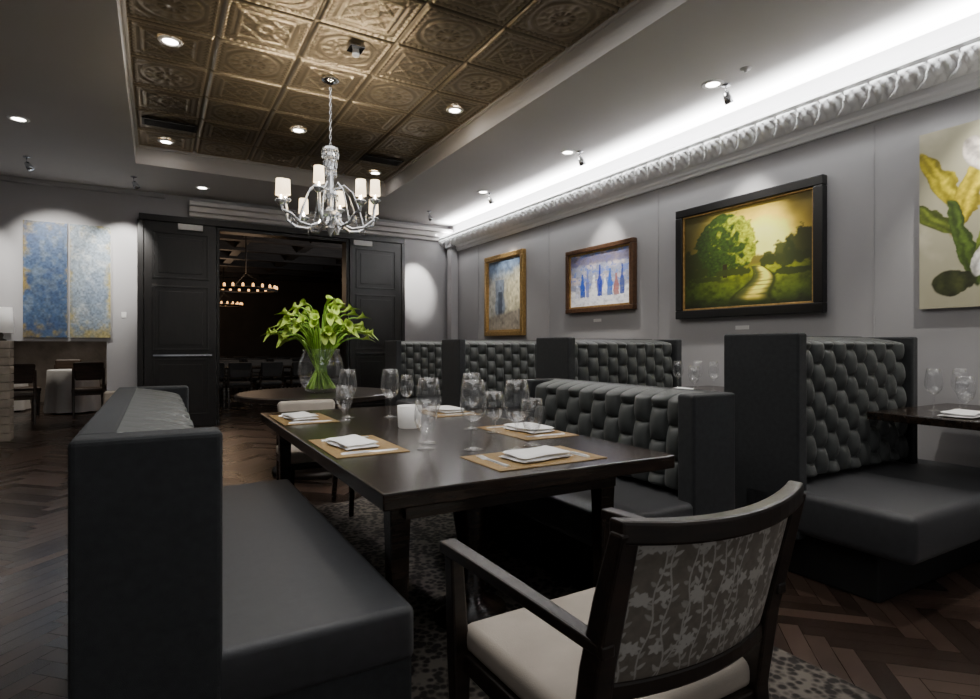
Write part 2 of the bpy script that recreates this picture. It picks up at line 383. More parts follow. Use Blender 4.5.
def lamp(kind,name,loc,energy,col=(1,1,1),size=.1,target=None,spot=None,blend=.6,sizey=None,spread=None,roty=None):
    l=bpy.data.lights.new(name,kind); l.energy=energy; l.color=col
    if kind=='AREA':
        l.size=size
        if sizey: l.shape='RECTANGLE'; l.size_y=sizey
        if spread: l.spread=math.radians(spread)
    else: l.shadow_soft_size=size
    if spot: l.spot_size=math.radians(spot); l.spot_blend=blend
    o=bpy.data.objects.new(name,l); C.objects.link(o); o.location=loc
    if roty is not None: o.rotation_euler=(0,roty,0)
    elif target is not None:
        o.rotation_euler=(Vector(target)-Vector(loc)).to_track_quat('-Z','Y').to_euler()
    return o
for (x,y,z) in dl:
    lamp('SPOT','downlight_beam',(x,y,z-.02),92,(1,.95,.89),.05,(x,y,0),66,.9)
def spotl(x,y,z,target,energy,first=[None],ang=44):
    if first[0] is None:
        t=thing('ceiling_spotlight',(x,y,z),'small adjustable chrome spotlight hanging from ceiling','spotlight',group='picture spotlights')
        revolve('ceiling_mount',[(.0001,0),(.035,0),(.035,-.012),(.0001,-.014)],M['chrome'],t,seg=16)
        tube('stem',[(0,0,-.01),(0,0,-.08)],.006,M['chrome'],t)
        v,f=rev_data([(.0001,0),(.024,.002),(.034,-.05),(.036,-.09),(.030,-.09),(.0001,-.075)],16)
        o=mesh('lamp_head',v,f,M['chrome'],t,smooth=True); o.location=(0,0,-.07); o.rotation_euler=(0,-.5,0)
        first[0]=t
    else: t=clone(first[0],(x,y,z))
    T=Vector(target); L=Vector((x,y,z-.16))
    L=L+(T-L).normalized()*.06
    lamp('SPOT','spotlight_beam',L,energy,(1,.97,.92),.03,T,ang,.7)
XW=XR
spotl(4.1,3.16,ZC,(XW,3.4,1.9),125,ang=58); spotl(4.1,5.07,ZC,(XW,5.3,1.9),110,ang=54); spotl(4.1,7.1,ZC,(XW,7.5,1.9),110,ang=50); spotl(4.1,1.3,ZC,(XW,1.5,1.9),115,ang=58)
spotl(3.81,8.55,ZC,(3.98,YB,2.25),360,ang=34); spotl(-.26,8.7,ZC,(-.42,YB,2.4),200,ang=54); spotl(-1.3,8.4,ZC,(-1.1,YB,2.2),150,ang=70)
spotl(-2.0,8.5,ZC,(-2.1,YB,2.2),130,ang=56)

def vent(x,y):
    t=thing('air_vent',(x,y,ZT-.02),'dark slotted metal air vent in tin ceiling','vent',group='ceiling air vents')
    boxes('frame',[(-.26,.26,-.11,-.085,-.012,.0),(-.26,.26,.085,.11,-.012,0),(-.26,-.235,-.085,.085,-.012,0),(.235,.26,-.085,.085,-.012,0)],M['iron'],t)
    boxes('slats',[(-.235,.235,y0,y0+.012,-.010,0) for y0 in np.arange(-.08,.075,.028)],M['black'],t)
vent(.12,7.1); vent(2.5,7.1)
t=thing('smoke_detector',(1.37,4.5,ZT-.02),'small square chrome detector fixture on tin ceiling','detector')
box('base_plate',(-.06,.06,-.06,.06,-.03,0),M['chrome'],t,bevel=.006)
revolve('sensor',[(.0001,-.09),(.025,-.08),(.03,-.06),(.025,-.03)],M['white'],t,seg=16)
setp(revolve('sprinkler_head',[(.0001,-.03),(.012,-.03),(.014,-.012),(.04,-.008),(.045,0)],M['white'],seg=16,loc=(4.0,2.9,ZC)),None,'small white fire sprinkler head on the ceiling','sprinkler')

# ------------------------------------------------------------------ near chandelier
def chandelier():
    t=thing('chandelier',(1.35,5.2,0),'chrome and crystal chandelier with small lit shades','chandelier')
    PC=M['palechrome']
    revolve('canopy',[(.0001,ZT-.01),(.08,ZT-.01),(.075,ZT-.03),(.02,ZT-.05),(.0001,ZT-.05)],M['chrome'],t)
    links=[]
    for i in range(16):
        z=ZT-.06-i*.036; pts=[]
        for k in range(13):
            a=2*pi*k/12; dx=.009*math.cos(a); dz=.021*math.sin(a)
            pts.append((dx,0,z+dz) if i%2 else (0,dx,z+dz))
        links.append(tube_data(pts,.0028,5))
    v,f=merge(links); mesh('chain',v,f,M['chrome'],t,smooth=True)
    revolve('central_column',[(.0001,3.0),(.03,2.99),(.07,2.97),(.072,2.95),(.035,2.93),(.04,2.90),(.055,2.88),(.04,2.86),(.032,2.80),(.05,2.79),(.05,2.77),(.03,2.74),(.032,2.6),(.06,2.58),(.06,2.55),(.03,2.52),(.028,2.44),(.055,2.41),(.09,2.39),(.09,2.36),(.05,2.33),(.03,2.27),(.045,2.25),(.02,2.21),(.0001,2.17)],PC,t,seg=10,smooth=False)
    cr=[]
    for z,r,n in ((2.95,.07,12),(2.86,.055,12),(2.78,.052,12),(2.56,.065,12),(2.36,.092,14)):
        for k in range(n):
            a=2*pi*k/n; vv,ff=rev_data([(.0001,0),(.010,-.02),(.008,-.055),(.0001,-.075)],6,(r*math.cos(a),r*math.sin(a),z)); cr.append((vv,ff))
    v,f=merge(cr); mesh('crystal_drops',v,f,M['crystal'],t)['kind']='stuff'
    n=8
    for k in range(n):
        a=2*pi*k/n+.3; ca,sa=math.cos(a),math.sin(a); R=.47 if k%2==0 else .40
        zz=2.43 if k%2==0 else 2.52
        pp=[(.05,2.36),(.12,2.28),(.20,2.245),(.30,2.26),(.38,2.32),(R-.01,zz-.09),(R,zz-.04)]
        tube('arm',[(r*ca,r*sa,z) for r,z in pp],.0135,PC,t,seg=6,smooth=False)
        up=[(.04,2.60),(.12,2.64),(.20,2.57),(.25,2.44),(.30,2.27)]
        tube('scroll',[(r*ca,r*sa,z) for r,z in up],.0065,PC,t,seg=6,smooth=False)
        cx,cy=R*ca,R*sa
        revolve('candle_cup',[(.0001,zz-.05),(.02,zz-.05),(.05,zz-.02),(.052,zz-.01),(.02,zz-.005),(.016,zz+.03),(.0001,zz+.03)],PC,t,seg=12,c=(cx,cy,0))
        revolve('lamp_shade',[(.044,zz+.03),(.046,zz+.03),(.041,zz+.165),(.039,zz+.165),(.044,zz+.03)],M['shade'],t,seg=16,c=(cx,cy,0))
        tube('crystal_pendant',[(cx*.8,cy*.8,zz-.12),(cx*.8,cy*.8,zz-.2)],[.012,.003],M['crystal'],t,seg=6)
        lamp('POINT','shade_bulb',(1.35+cx,5.2+cy,zz+.13),9,(1,.84,.64),.02)
chandelier()

def ring(x,y,z,R):
    t=thing('ring_chandelier',(x,y,0),'dark iron ring chandelier with glowing candles','chandelier',group='ring chandeliers in far room')
    v,f=tube_data([(R*math.cos(2*pi*k/32),R*math.sin(2*pi*k/32),z) for k in range(33)],.03,8); mesh('ring',v,f,M['iron'],t,smooth=True)
    tube('hanging_rod',[(0,0,z+.35),(0,0,3.75)],.012,M['iron'],t)
    parts=[tube_data([(R*math.cos(a),R*math.sin(a),z),(0,0,z+.35)],.004,5) for a in (0,2*pi/3,4*pi/3)]
    v,f=merge(parts); mesh('suspension_wires',v,f,M['iron'],t)
    for k in range(20):
        a=2*pi*k/20+.1; revolve('candle',[(.0001,z+.03),(.024,z+.03),(.022,z+.085),(.0001,z+.105)],M['candle'],t,seg=8,c=(R*math.cos(a),R*math.sin(a),0))
    lamp('POINT','ring_glow',(x,y,z+.25),14,(1,.70,.46),.4)
ring(1.60,12.9,2.34,.60); ring(1.70,18.6,2.36,.5)

lamp('AREA','cove_strip',(XR-.11,4.1,3.13),330,(.95,.975,1.0),.08,sizey=10.6,spread=120,roty=pi)
# slim light with no fitting, added before the lip to brighten the carved leaves (long side runs along the wall)
lamp('AREA','cornice_graze',(XR-.33,4.1,3.17),46,(.97,.985,1.0),.02,sizey=10.6,roty=-.95)

# ------------------------------------------------------------------ tufted cushion
def tuft_data(w,h,th,su,sv,dep,nx,nz):
    xs=np.linspace(0,w,nx); zs=np.linspace(0,h,nz); U,V=np.meshgrid(xs,zs)
    a=U/su; ia=np.floor(a+1e-9); b=(V-h)/sv+.5*(ia%2)
    fa=2*(a-ia)-1; fb=2*(b-np.floor(b))-1
    bump=np.clip(1-fa**2,0,1)**.55*(.28+.72*np.clip(1-fb**2,0,1)**.5)
    eu=np.minimum(U,w-U); ev=np.minimum(V,h-V)
    edge=np.clip(np.minimum(eu/.02,1),0,1)**.5*(1-(1-np.clip(ev/.05,0,1))**2.2)
    D=(th-dep+dep*bump)*edge
    v=np.stack([(U-w/2).ravel(),-D.ravel(),V.ravel()],1).tolist()
    F=[(j*nx+i,j*nx+i+1,(j+1)*nx+i+1,(j+1)*nx+i) for j in range(nz-1) for i in range(nx-1)]
    o=len(v); v+=[(-w/2,0.0,0),(w/2,0.0,0),(w/2,0.0,h),(-w/2,0.0,h)]
    F.append((o,o+3,o+2,o+1))
    bt=[]; dd=th-dep
    for i in range(0,60):
        for j in range(0,80):
            u=i*su; q=h-j*sv/2
            if .04<u<w-.04 and .04<q<h-.04:
                vv,ff=rev_data([(.0001,.012),(.007,.010),(.011,0)],8)
                bt.append(([(u-w/2+p[0],-dd-p[2],q+p[1]) for p in vv],ff))
    return (v,F),merge(bt)
def xf(v,fn): return [fn(p) for p in v]

def low_booth(loc,length,s,tall,label):
    t=thing('banquette',loc,label,'booth seat')
    L=length; T=tall
    def B(x0,x1,y0,y1,z0,z1): return (min(s*x0,s*x1),max(s*x0,s*x1),y0,y1,z0,z1)
    if s<0: box('base',B(.06,.74,.06,L-.06,0,.29),M['black'],t,bevel=.01)
    else: box('base',B(.06,.812,.006,L-.006,0,.30),M['fabric'],t,bevel=.01)
    box('seat_cushion',B(.09,.82,.0,L-.0,.28,.44),M['seatfab'],t,bevel=.025,seg=4,smooth=True)
    box('back_shell',B(0,.09,.09,L-.09,0.0,T),M['fabric'],t,bevel=.014,seg=3)
    for y in (0,L-.09):
        box('end_wing',B(0,.31,y-.006,y+.096,0.0,T),M['fabric'],t,bevel=.014,seg=3)
    w=L-.2; h=T-.44
    nc=11 if L<1.6 else 14
    (v,f),(bv,bf)=tuft_data(w,h,.19,w/nc,.17,.06,nc*20+1,110)
    fn=lambda p:(s*(.085-p[1]+.03*(1-p[2]/h)),L/2+p[0],.44+p[2])
    c=mesh('back_cushion',xf(v,fn),f,M['tuft'],t,smooth=True,label='deep-buttoned charcoal back cushion')
    mesh('buttons',xf(bv,fn),bf,M['tuft'],c,smooth=True)['kind']='stuff'
    return t
low_booth((-.17,1.55,.0055),1.85,1,.985,'low charcoal fabric banquette with end wings beside the long table')
low_booth((2.51,1.88,.0055),1.5,-1,.955,'low charcoal banquette with deep-buttoned back beside the long table')

def high_booth(loc):
    t=thing('high_banquette',loc,'tall charcoal banquette with deep-buttoned back along the wall','booth seat',group='tall banquettes along the wall')
    W=1.36; T=1.262
    box('base',(.06,W-.04,-.80,-.06,0,.235),M['black'],t,bevel=.01)
    box('seat_cushion',(.0,W+.2,-.97,-.11,.23,.45),M['seatfab'],t,bevel=.04,seg=4,smooth=True)
    box('back_shell',(.08,W-.07,-.11,0,.1,T-.005),M['fabric'],t,bevel=.012,seg=3)
    box('end_wing',(0,.08,-.45,0,.20,T),M['fabric'],t,bevel=.012,seg=3)
    box('end_wing',(W-.07,W,-.40,0,.20,T-.01),M['fabric'],t,bevel=.012,seg=3)
    w=W-.15; h=T-.46
    (v,f),(bv,bf)=tuft_data(w,h,.27,w/11,.155,.055,221,140)
    fn=lambda p:(W/2+.005+p[0],-.10+p[1]-.03*(1-p[2]/h),.45+p[2])
    c=mesh('back_cushion',xf(v,fn),f,M['tuft'],t,smooth=True,label='deep-buttoned charcoal back cushion')
    mesh('buttons',xf(bv,fn),bf,M['tuft'],c,smooth=True)['kind']='stuff'
    return t
hb=high_booth((2.83,2.2,0))
for y in (4.1,6.0,7.9): clone(hb,(2.83,y,0))

# ------------------------------------------------------------------ tables
def long_table():
    t=thing('dining_table',(1.215,2.86,0),'long rectangular dark-stained wooden dining table with place settings','table')
    box('table_top',(-.625,.625,-1.2,1.2,.695,.75),M['dwood'],t,bevel=.006,seg=3)
    box('apron',(-.50,.42,-1.07,1.07,.62,.695),M['dwood'],t)
    for x in (-.505,.41):
        for y in (-1.0,1.0):
            loft('leg',[rect(x,y,.006,.05,.05),rect(x,y,.55,.07,.07),rect(x,y,.695,.08,.08)],M['dwood'],t)
    revolve('centre_column',[(.0001,.006),(.16,.006),(.16,.05),(.07,.09),(.05,.3),(.08,.48),(.05,.58),(.1,.62),(.0001,.62)],M['dwood'],t,c=(-.02,-.62,0))
long_table()
def round_table():
    t=thing('round_table',(1.32,5.6,0),'large round dark wooden pedestal table holding flower vase','table')
    revolve('table_top',[(.0001,.75),(.70,.75),(.72,.74),(.72,.705),(.69,.695),(.0001,.695)],M['cwood'],t,seg=48,smooth=False)
    revolve('pedestal',[(.0001,0),(.40,0),(.40,.04),(.34,.07),(.16,.12),(.12,.25),(.17,.4),(.12,.55),(.2,.68),(.3,.695)],M['cwood'],t,seg=24)
round_table()
WT=(1.05,2.98,4.88,6.78); WZ=.81
def wall_table(y,first=[None]):
    if first[0] is None:
        t=thing('booth_table',(3.60,y,0),'small dark wooden table set against the wall','table',group='small tables at the wall')
        box('table_top',(0,1.0,0,.76,WZ-.045,WZ),M['dwood'],t,bevel=.005)
        loft('pedestal',[rect(.5,.10,.03,.09,.09),rect(.5,.10,WZ-.045,.07,.07)],M['iron'],t)
        boxes('foot',[(.22,.78,.06,.14,0,.035)],M['iron'],t,bevel=.006)
        first[0]=t
    else: clone(first[0],(3.60,y,0))
for y in WT: wall_table(y)

# ------------------------------------------------------------------ chairs
def foliage_cols(nx,nz):
    U,V=np.meshgrid(np.linspace(0,1,nx)*.456,np.linspace(0,1,nz)*.286)
    n2=fbm(U*10,V*10,9,202,3)
    c=np.zeros(U.shape+(3,))+np.array((.23,.205,.17)); c=c*(.8+.4*n2[...,None])
    R=random.Random(41); light=np.zeros(U.shape)
    def leaf(cx,cy,rx,ry,a,k):
        nonlocal light
        x=(U-cx)*math.cos(a)+(V-cy)*math.sin(a); y=-(U-cx)*math.sin(a)+(V-cy)*math.cos(a)
        d=np.sqrt((x/rx)**2+(y/(ry*(1-.45*np.clip(x/rx,-1,1))))**2); m=(1-sm(d,.80,1.0))
        light=np.maximum(light,m*k)
    def line(x0,y0,x1,y1,wd,k):
        nonlocal light
        dx,dy=x1-x0,y1-y0; L2=dx*dx+dy*dy
        tt=np.clip(((U-x0)*dx+(V-y0)*dy)/L2,0,1); d=np.sqrt((U-x0-tt*dx)**2+(V-y0-tt*dy)**2)
        light=np.maximum(light,(1-sm(d,wd*.5,wd))*k)
    for b in range(15):
        x=.456*(b+.5)/15+R.uniform(-.012,.012); y=-.01; ang=pi/2+R.uniform(-.25,.25)
        for s in range(27):
            ang+=.22*math.sin(s*.55+b*1.7)*.6+(pi/2-ang)*.08
            x2,y2=x+.0115*math.cos(ang),y+.0115*math.sin(ang); line(x,y,x2,y2,.0022,.85)
            if s%3!=0:
                sd=1 if s%2 else -1; la=ang+sd*R.uniform(.6,1.1); L=R.uniform(.0065,.0115)
                leaf(x2+(L+.002)*math.cos(la),y2+(L+.002)*math.sin(la),L,.0042,la,R.uniform(.5,1))
            if s%9==5:
                la=ang+(1 if b%2 else -1)*.9; fx,fy=x2+.02*math.cos(la),y2+.02*math.sin(la); line(x2,y2,fx,fy,.0018,.8)
                for p in range(5):
                    q=la+p*2*pi/5; leaf(fx+.0085*math.cos(q),fy+.0085*math.sin(q),.0085,.005,q,1)
            x,y=x2,y2
    return mixc(c,(.66,.64,.59),np.clip(light,0,1)*.85)
def armchair(loc,rot):
    t=thing('armchair',loc,'dark wood armchair with beige seat and foliage-patterned back','chair',rot)
    W=M['cwood']
    box('seat_frame',(-.26,.26,-.25,.25,.36,.41),W,t,bevel=.006)
    box('seat_cushion',(-.252,.252,-.24,.262,.405,.475),M['beige'],t,bevel=.025,seg=4,smooth=True)
    for s in (-1,1):
        loft('leg',[rect(s*.258,.245,0,.034,.034),rect(s*.265,.25,.40,.046,.046),rect(s*.275,.255,.655,.036,.042)],W,t)
        def yz(z): return -.30+.07*math.sin(min(1,z/.45)*pi/2) if z<.45 else -.23-.10*((z-.45)/.42)**1.2
        loft('leg',[rect(s*.25,yz(z),z,w,d) for z,w,d in ((0,.032,.036),(.2,.038,.044),(.42,.046,.056),(.6,.05,.05),(.75,.052,.042),(.875,.046,.034))],W,t)
        ys=np.linspace(.29,-.30,9); secs=[]
        for i,y in enumerate(ys):
            u=i/8; z=.672+.012*math.sin(u*pi)-.019*u; w=.046-.014*u; h=.030-.004*u; x=s*(.278-.02*u+.012*math.sin(u*pi))
            secs.append([(x-w/2,y,z-h/2),(x+w/2,y,z-h/2),(x+w/2,y,z+h/2),(x-w/2,y,z+h/2)])
        loft('armrest',secs,W,t,bevel=.005)
    def bow(x): return -.045*(1-(x/.25)**2)
    def rail(name,zc,h,th,crown=0.0):
        secs=[]
        for x in np.linspace(-.268,.268,15):
            y=-.23-.10*((zc-.45)/.42)**1.2+bow(x); z=zc+crown*(1-(x/.268)**2)
            secs.append([(x,y-th/2,z-h/2),(x,y+th/2,z-h/2),(x,y+th/2,z+h/2),(x,y-th/2,z+h/2)])
        loft(name,secs,W,t,bevel=.006)
    rail('top_rail',.876,.042,.036,-.014)
    rail('lower_rail',.555,.036,.03)
    V=[];F=[];nx=300;nz=188
    for side in (0,1):
        for j in range(nz):
            for i in range(nx):
                u=i/(nx-1);w=j/(nz-1); x=-.228+.456*u; z=.57+(.856-.57)*w; puff=.014*(math.sin(pi*u)*math.sin(pi*w))**.35 if 0<i<nx-1 and 0<j<nz-1 else 0
                y=-.23-.10*((z-.45)/.42)**1.2+bow(x)
                V.append((x,y+(puff+.004)*(1 if side else -1),z))
        o=side*nx*nz
        F+=[(o+j*nx+i,o+j*nx+i+1,o+(j+1)*nx+i+1,o+(j+1)*nx+i) for j in range(nz-1) for i in range(nx-1)]
    b=mesh('backrest',V,F,M['foliage'],t,smooth=True,label='grey-gold foliage patterned upholstered back panel')
    c=np.clip(foliage_cols(nx,nz),0,1).reshape(-1,3); setcol(b,np.concatenate([c,c]))
    return t
armchair((.940,1.075,.0055),.02)

def side_chair(loc,rot,mats,label,group,T=.87,wd=None):
    wd=wd or M['dwood']
    t=thing('dining_chair',loc,label,'chair',rot,group)
    box('seat',(-.23,.23,-.22,.24,.41,.48),mats,t,bevel=.02,seg=3,smooth=True)
    box('seat_frame',(-.225,.225,-.21,.23,.37,.415),wd,t)
    for s in (-1,1):
        loft('leg',[rect(s*.20,.20,0,.03,.03),rect(s*.205,.205,.38,.042,.042)],wd,t)
        loft('leg',[rect(s*.20,-.26,0,.03,.034),rect(s*.205,-.20,.38,.042,.042),rect(s*.205,-.20,.5,.042,.04),rect(s*.205,-.24,T-.1,.036,.03)],wd,t)
    secs=[]
    for z,y,w in ((T-.3,-.215,.36),(T-.15,-.235,.40),(T-.03,-.262,.42),(T,-.27,.40)):
        secs.append([(-w/2,y-.03,z),(w/2,y-.03,z),(w/2,y+.03,z),(-w/2,y+.03,z)])
    loft('backrest',secs,mats,t,bevel=.02)
    return t
side_chair((.97,4.15,.0055),pi,M['beige'],'dining chair with cream upholstered seat and low back at table end',None,.78)
dark=side_chair((.9,12.2,0),0,M['seatfab'],'dark upholstered dining chair in the dim far room','dark chairs in far room')
brown=side_chair((-1.85,11.2,0),.2,M['bwood'],'dark brown wooden dining chair beside white-clothed table','brown wooden chairs in side dining area',.92,M['bwood'])
def far_table(x,y,w,d):
    t=thing('far_dining_table',(x,y,0),'long dark dining table in the dim far room','table',group='far room tables')
    box('table_top',(-w/2,w/2,-d/2,d/2,.71,.75),M['dwood'],t)
    boxes('trestle',[(-w/2+.2,-w/2+.3,-d/2+.15,d/2-.15,0,.71),(w/2-.3,w/2-.2,-d/2+.15,d/2-.15,0,.71)],M['dwood'],t)
far_table(2.0,13.0,3.2,.9); far_table(2.2,16.6,3.6,.9)
for i,x in enumerate(np.arange(.8,3.6,.58)):
    if i>0: clone(dark,(x,12.2,0),0)
    clone(dark,(x,13.75,0),pi); clone(dark,(x+.1,15.85,0),0); clone(dark,(x+.1,17.4,0),pi)
lamp('SPOT','far_room_uplight',(4.6,11.8,1.6),260,(.9,.93,1),.1,(3.4,12.6,3.7),125,.9)
lamp('SPOT','far_room_beam',(3.9,10.6,3.4),90,(1,.92,.82),.1,(2.4,13.2,.6),60,.9)
def cloth_table(x,y,lab):
    t=thing('cloth_table',(x,y,0),lab,'table',group='white-clothed tables')
    V=[];F=[];n=48
    rings=[(.0001,.765),(.36,.765),(.372,.75),(.385,.5),(.40,.2),(.41,.03)]
    for ri,(r,z) in enumerate(rings):
        for k in range(n):
            a=2*pi*k/n; rr=r*(1+(.08*math.sin(a*9)*max(0,ri-2)/3)); V.append((rr*math.cos(a),rr*math.sin(a),z))
    for ri in range(len(rings)-1):
        for k in range(n): F.append((ri*n+k,ri*n+(k+1)%n,(ri+1)*n+(k+1)%n,(ri+1)*n+k))
    mesh('tablecloth',V,F,M['linen'],t,smooth=True)
    revolve('table_base',[(.0001,0),(.3,0),(.28,.03),(.05,.08),(.05,.74),(.3,.755),(.0001,.755)],M['dwood'],t)
    return t
ct=cloth_table(-1.30,12.6,'round table with draped white tablecloth')
clone(ct,(-2.45,13.4,0))
for x,y,r in ((-1.0,11.75,.1),(-.65,12.9,1.8),(-1.5,13.6,pi),(-1.98,12.5,-1.4),(-2.75,12.5,.1)): clone(brown,(x,y,0),r)
lamp('SPOT','side_zone_beam',(-1.6,12.6,3.4),150,(1,.90,.78),.1,(-1.6,13.2,0),90,.8)
setp(boxes('stone_pier',[(-.25,.25,-.12,.12,i*.105,i*.105+.098) for i in range(12)],M['stone'],loc=(-1.84,9.33,0),bevel=.008),None,'low stacked stone pier beside the opening','pier')
t=thing('stool',(-.45,8.9,0),'low tan woven block stool standing against the wall','stool')
box('seat',(-.14,.14,-.14,.14,.36,.60),M['stone'],t,bevel=.02,seg=3)
for a in (-1,1):
    for b in (-1,1): loft('leg',[rect(a*.10,b*.10,0,.03,.03),rect(a*.11,b*.11,.36,.035,.035)],M['dwood'],t)
t=thing('table_lamp',(-1.70,9.33,1.254),'table lamp with pale drum shade standing on stone pier','lamp')
revolve('lamp_base',[(.0001,0),(.06,0),(.06,.012),(.02,.03),(.03,.07),(.012,.11),(.008,.2),(.0001,.2)],M['iron'],t)
revolve('lamp_shade',[(.13,.10),(.133,.10),(.115,.42),(.112,.42),(.13,.10)],M['frost'],t)

setp(box('rug',(-.85,.85,-1.75,1.75,.001,.005),M['rug'],loc=(1.27,2.6,0)),None,'grey-brown patterned rug under the long table','rug')

# ------------------------------------------------------------------ tabletop items
ZTOP=.7505
def wineglass(h,r):
    o=[(.0001,0),(r*.72,0),(r*.74,.002),(.02,.007),(.006,.018),(.0045,h*.20),(.0045,h*.34),(.010,h*.385),(r*.50,h*.42),(r*.82,h*.49),(r*.98,h*.59),(r*1.0,h*.68),(r*.93,h*.82),(r*.76,h)]
    t=.0013
    i=[(r*.76-t,h),(r*.93-t,h*.82),(r*1.0-t,h*.68),(r*.98-t,h*.59),(r*.82-t,h*.497),(r*.50-t,h*.428),(.006,h*.40),(.0001,h*.395)]
    return o+i
kinds={}
def put_glass(kind,x,y,z):
    if kind=='tall': pf=wineglass(.30,.058); nm='wine_glass'; lb='large empty clear stemmed wine glass on the table'
    elif kind=='mid': pf=wineglass(.25,.046); nm='wine_glass'; lb='empty clear stemmed wine glass on the table'
    else:
        nm='water_goblet'; lb='short-stemmed clear water goblet on the table'
        h=.21;r=.050
        pf=[(.0001,0),(r*.8,0),(r*.8,.004),(.014,.012),(.008,.03),(.010,.055),(r*.7,.08),(r*.98,.12),(r*1.0,.15),(r*.92,h),(r*.92-.0015,h),(r-.0015,.15),(r*.98-.002,.122),(r*.7-.002,.085),(.0001,.066)]
    if kind not in kinds:
        o=revolve(nm,pf,M['glass'],seg=40,loc=(x,y,z)); setp(o,None,lb,'glass',None,'stemware on the tables'); kinds[kind]=o
    else:
        o=kinds[kind].copy(); C.objects.link(o); o.location=(x,y,z)
gl=[('tall',1.18,2.18),('tall',1.33,2.07),('goblet',1.45,2.13),
    ('tall',1.08,2.43),('goblet',1.01,2.30),
    ('tall',1.02,3.52),('goblet',.96,3.38),
    ('tall',1.46,2.72),('goblet',1.50,2.55),
    ('tall',1.26,3.42),('mid',1.45,3.62)]
for k,x,y in gl: put_glass(k,x,y,ZTOP)
for yy in WT[:3]:
    put_glass('mid',3.98,yy+.58,WZ+.0005); put_glass('goblet',4.02,yy+.44,WZ+.0005); put_glass('mid',4.10,yy+.30,WZ+.0005); put_glass('mid',4.16,yy+.52,WZ+.0005)
pm={}
def placemat(x,y,rot,z=ZTOP):
    if 'm' not in pm:
        o=box('placemat',(-.25,.25,-.155,.155,0,.0025),M['mat'],loc=(x,y,z),rot=(0,0,rot)); setp(o,None,'rectangular woven gold placemat on the table','placemat',None,'placemats'); pm['m']=o
    else: o=pm['m'].copy(); C.objects.link(o); o.location=(x,y,z); o.rotation_euler=(0,0,rot)
def napkin(x,y,rot,z=ZTOP+.0028):
    if 'n' not in pm:
        nx=26;ny=16
        lays=[]
        for L in range(2):
            z0=L*.015; vv=[];ff=[]
            w=.125-.006*L; d=.078-.003*L
            for side in (0,1):
                for j in range(ny):
                    for i in range(nx):
                        a=-1+2*i/(nx-1); b=-1+2*j/(ny-1)
                        e=(1-abs(a)**8)*(1-abs(b)**8)
                        wob=.003*math.sin(2.6*a+L*1.3)*math.cos(2*b+L)
                        zz=z0+.0075+(.0075 if side else -.0075)*e**.35+wob*(1 if (side or L) else 0)
                        vv.append((a*w+.003*math.sin(5*b+L),b*d+.003*math.sin(4*a+2*L),max(0,zz)))
                o=side*nx*ny
                ff+=[(o+j*nx+i,o+j*nx+i+1,o+(j+1)*nx+i+1,o+(j+1)*nx+i) for j in range(ny-1) for i in range(nx-1)]
            lays.append((vv,ff))
        V,F=merge(lays)
        o=mesh('napkin',V,F,M['linen'],smooth=True,loc=(x,y,z),rot=(0,0,rot)); setp(o,None,'folded white linen napkin lying on placemat','napkin',None,'napkins'); pm['n']=o
    else: o=pm['n'].copy(); C.objects.link(o); o.location=(x,y,z); o.rotation_euler=(0,0,rot)
def cutlery(x,y,rot,kind,z=ZTOP+.003):
    key=kind
    if key not in pm:
        if kind=='knife': prof=[(-.12,.007,.005),(-.10,.010,.007),(-.01,.009,.007),(0,.007,.005),(.02,.012,.003),(.10,.013,.0025),(.125,.003,.002)]
        else: prof=[(-.11,.010,.005),(-.08,.009,.005),(.02,.0055,.005),(.04,.007,.005),(.055,.014,.004),(.07,.015,.003)]
        v=[];f=[]
        for yy,w,h in prof: v+=[(-w,yy,0),(w,yy,0),(w*.6,yy,h),(-w*.6,yy,h)]
        n=len(prof)
        for i in range(n-1):
            for q in range(4):
                r=(q+1)%4; f.append((i*4+q,i*4+r,(i+1)*4+r,(i+1)*4+q))
        f.append((0,1,2,3)); f.append(tuple((n-1)*4+q for q in range(4)))
        parts=[(v,f)]
        if kind=='fork':
            for tx in (-.012,-.004,.004,.012):
                w=.002; b=[(tx-w,.068,0),(tx+w,.068,0),(tx+w,.068,.0025),(tx-w,.068,.0025),(tx-w,.115,.003),(tx+w,.115,.003),(tx+w,.115,.005),(tx-w,.115,.005)]
                parts.append((b,[(0,1,2,3),(4,5,6,7),(0,1,5,4),(1,2,6,5),(2,3,7,6),(3,0,4,7)]))
        V,F=merge(parts)
        o=mesh('table_'+kind,V,F,M['steel'],loc=(x,y,z),rot=(0,0,rot)); setp(o,None,'polished steel %s laid beside a napkin'%kind,kind,None,kind+'s at place settings'); pm[key]=o
    else: o=pm[key].copy(); C.objects.link(o); o.location=(x,y,z); o.rotation_euler=(0,0,rot)
def setting(x,y,rot):
    R=Matrix.Rotation(rot,3,'Z')
    placemat(x,y,rot)
    for f,(dx,dy) in (('n',(0,-.02)),('fork',(-.185,0)),('knife',(.185,0))):
        p=R@Vector((dx,dy,0))
        if f=='n': napkin(x+p.x,y+p.y,rot+.12)
        else: cutlery(x+p.x,y+p.y,rot,f)
setting(1.30,1.90,0)
setting(.77,2.52,-pi/2); setting(.77,3.60,-pi/2)
setting(1.66,2.50,pi/2); setting(1.66,3.50,pi/2)
for x,y,r in [(3.80,1.42,.1),(3.78,3.38,.1)]: napkin(x,y,r,WZ+.0008)
t=thing('candle_holder',(1.19,2.93,ZTOP),'round frosted white glass candle holder','candle holder')
revolve('glass_cup',[(.0001,0),(.055,0),(.062,.006),(.066,.12),(.062,.12),(.058,.01),(.0001,.008)],M['frost'],t,seg=32)
revolve('candle',[(.0001,.01),(.03,.01),(.03,.09),(.0001,.09)],M['linen'],t,seg=16)

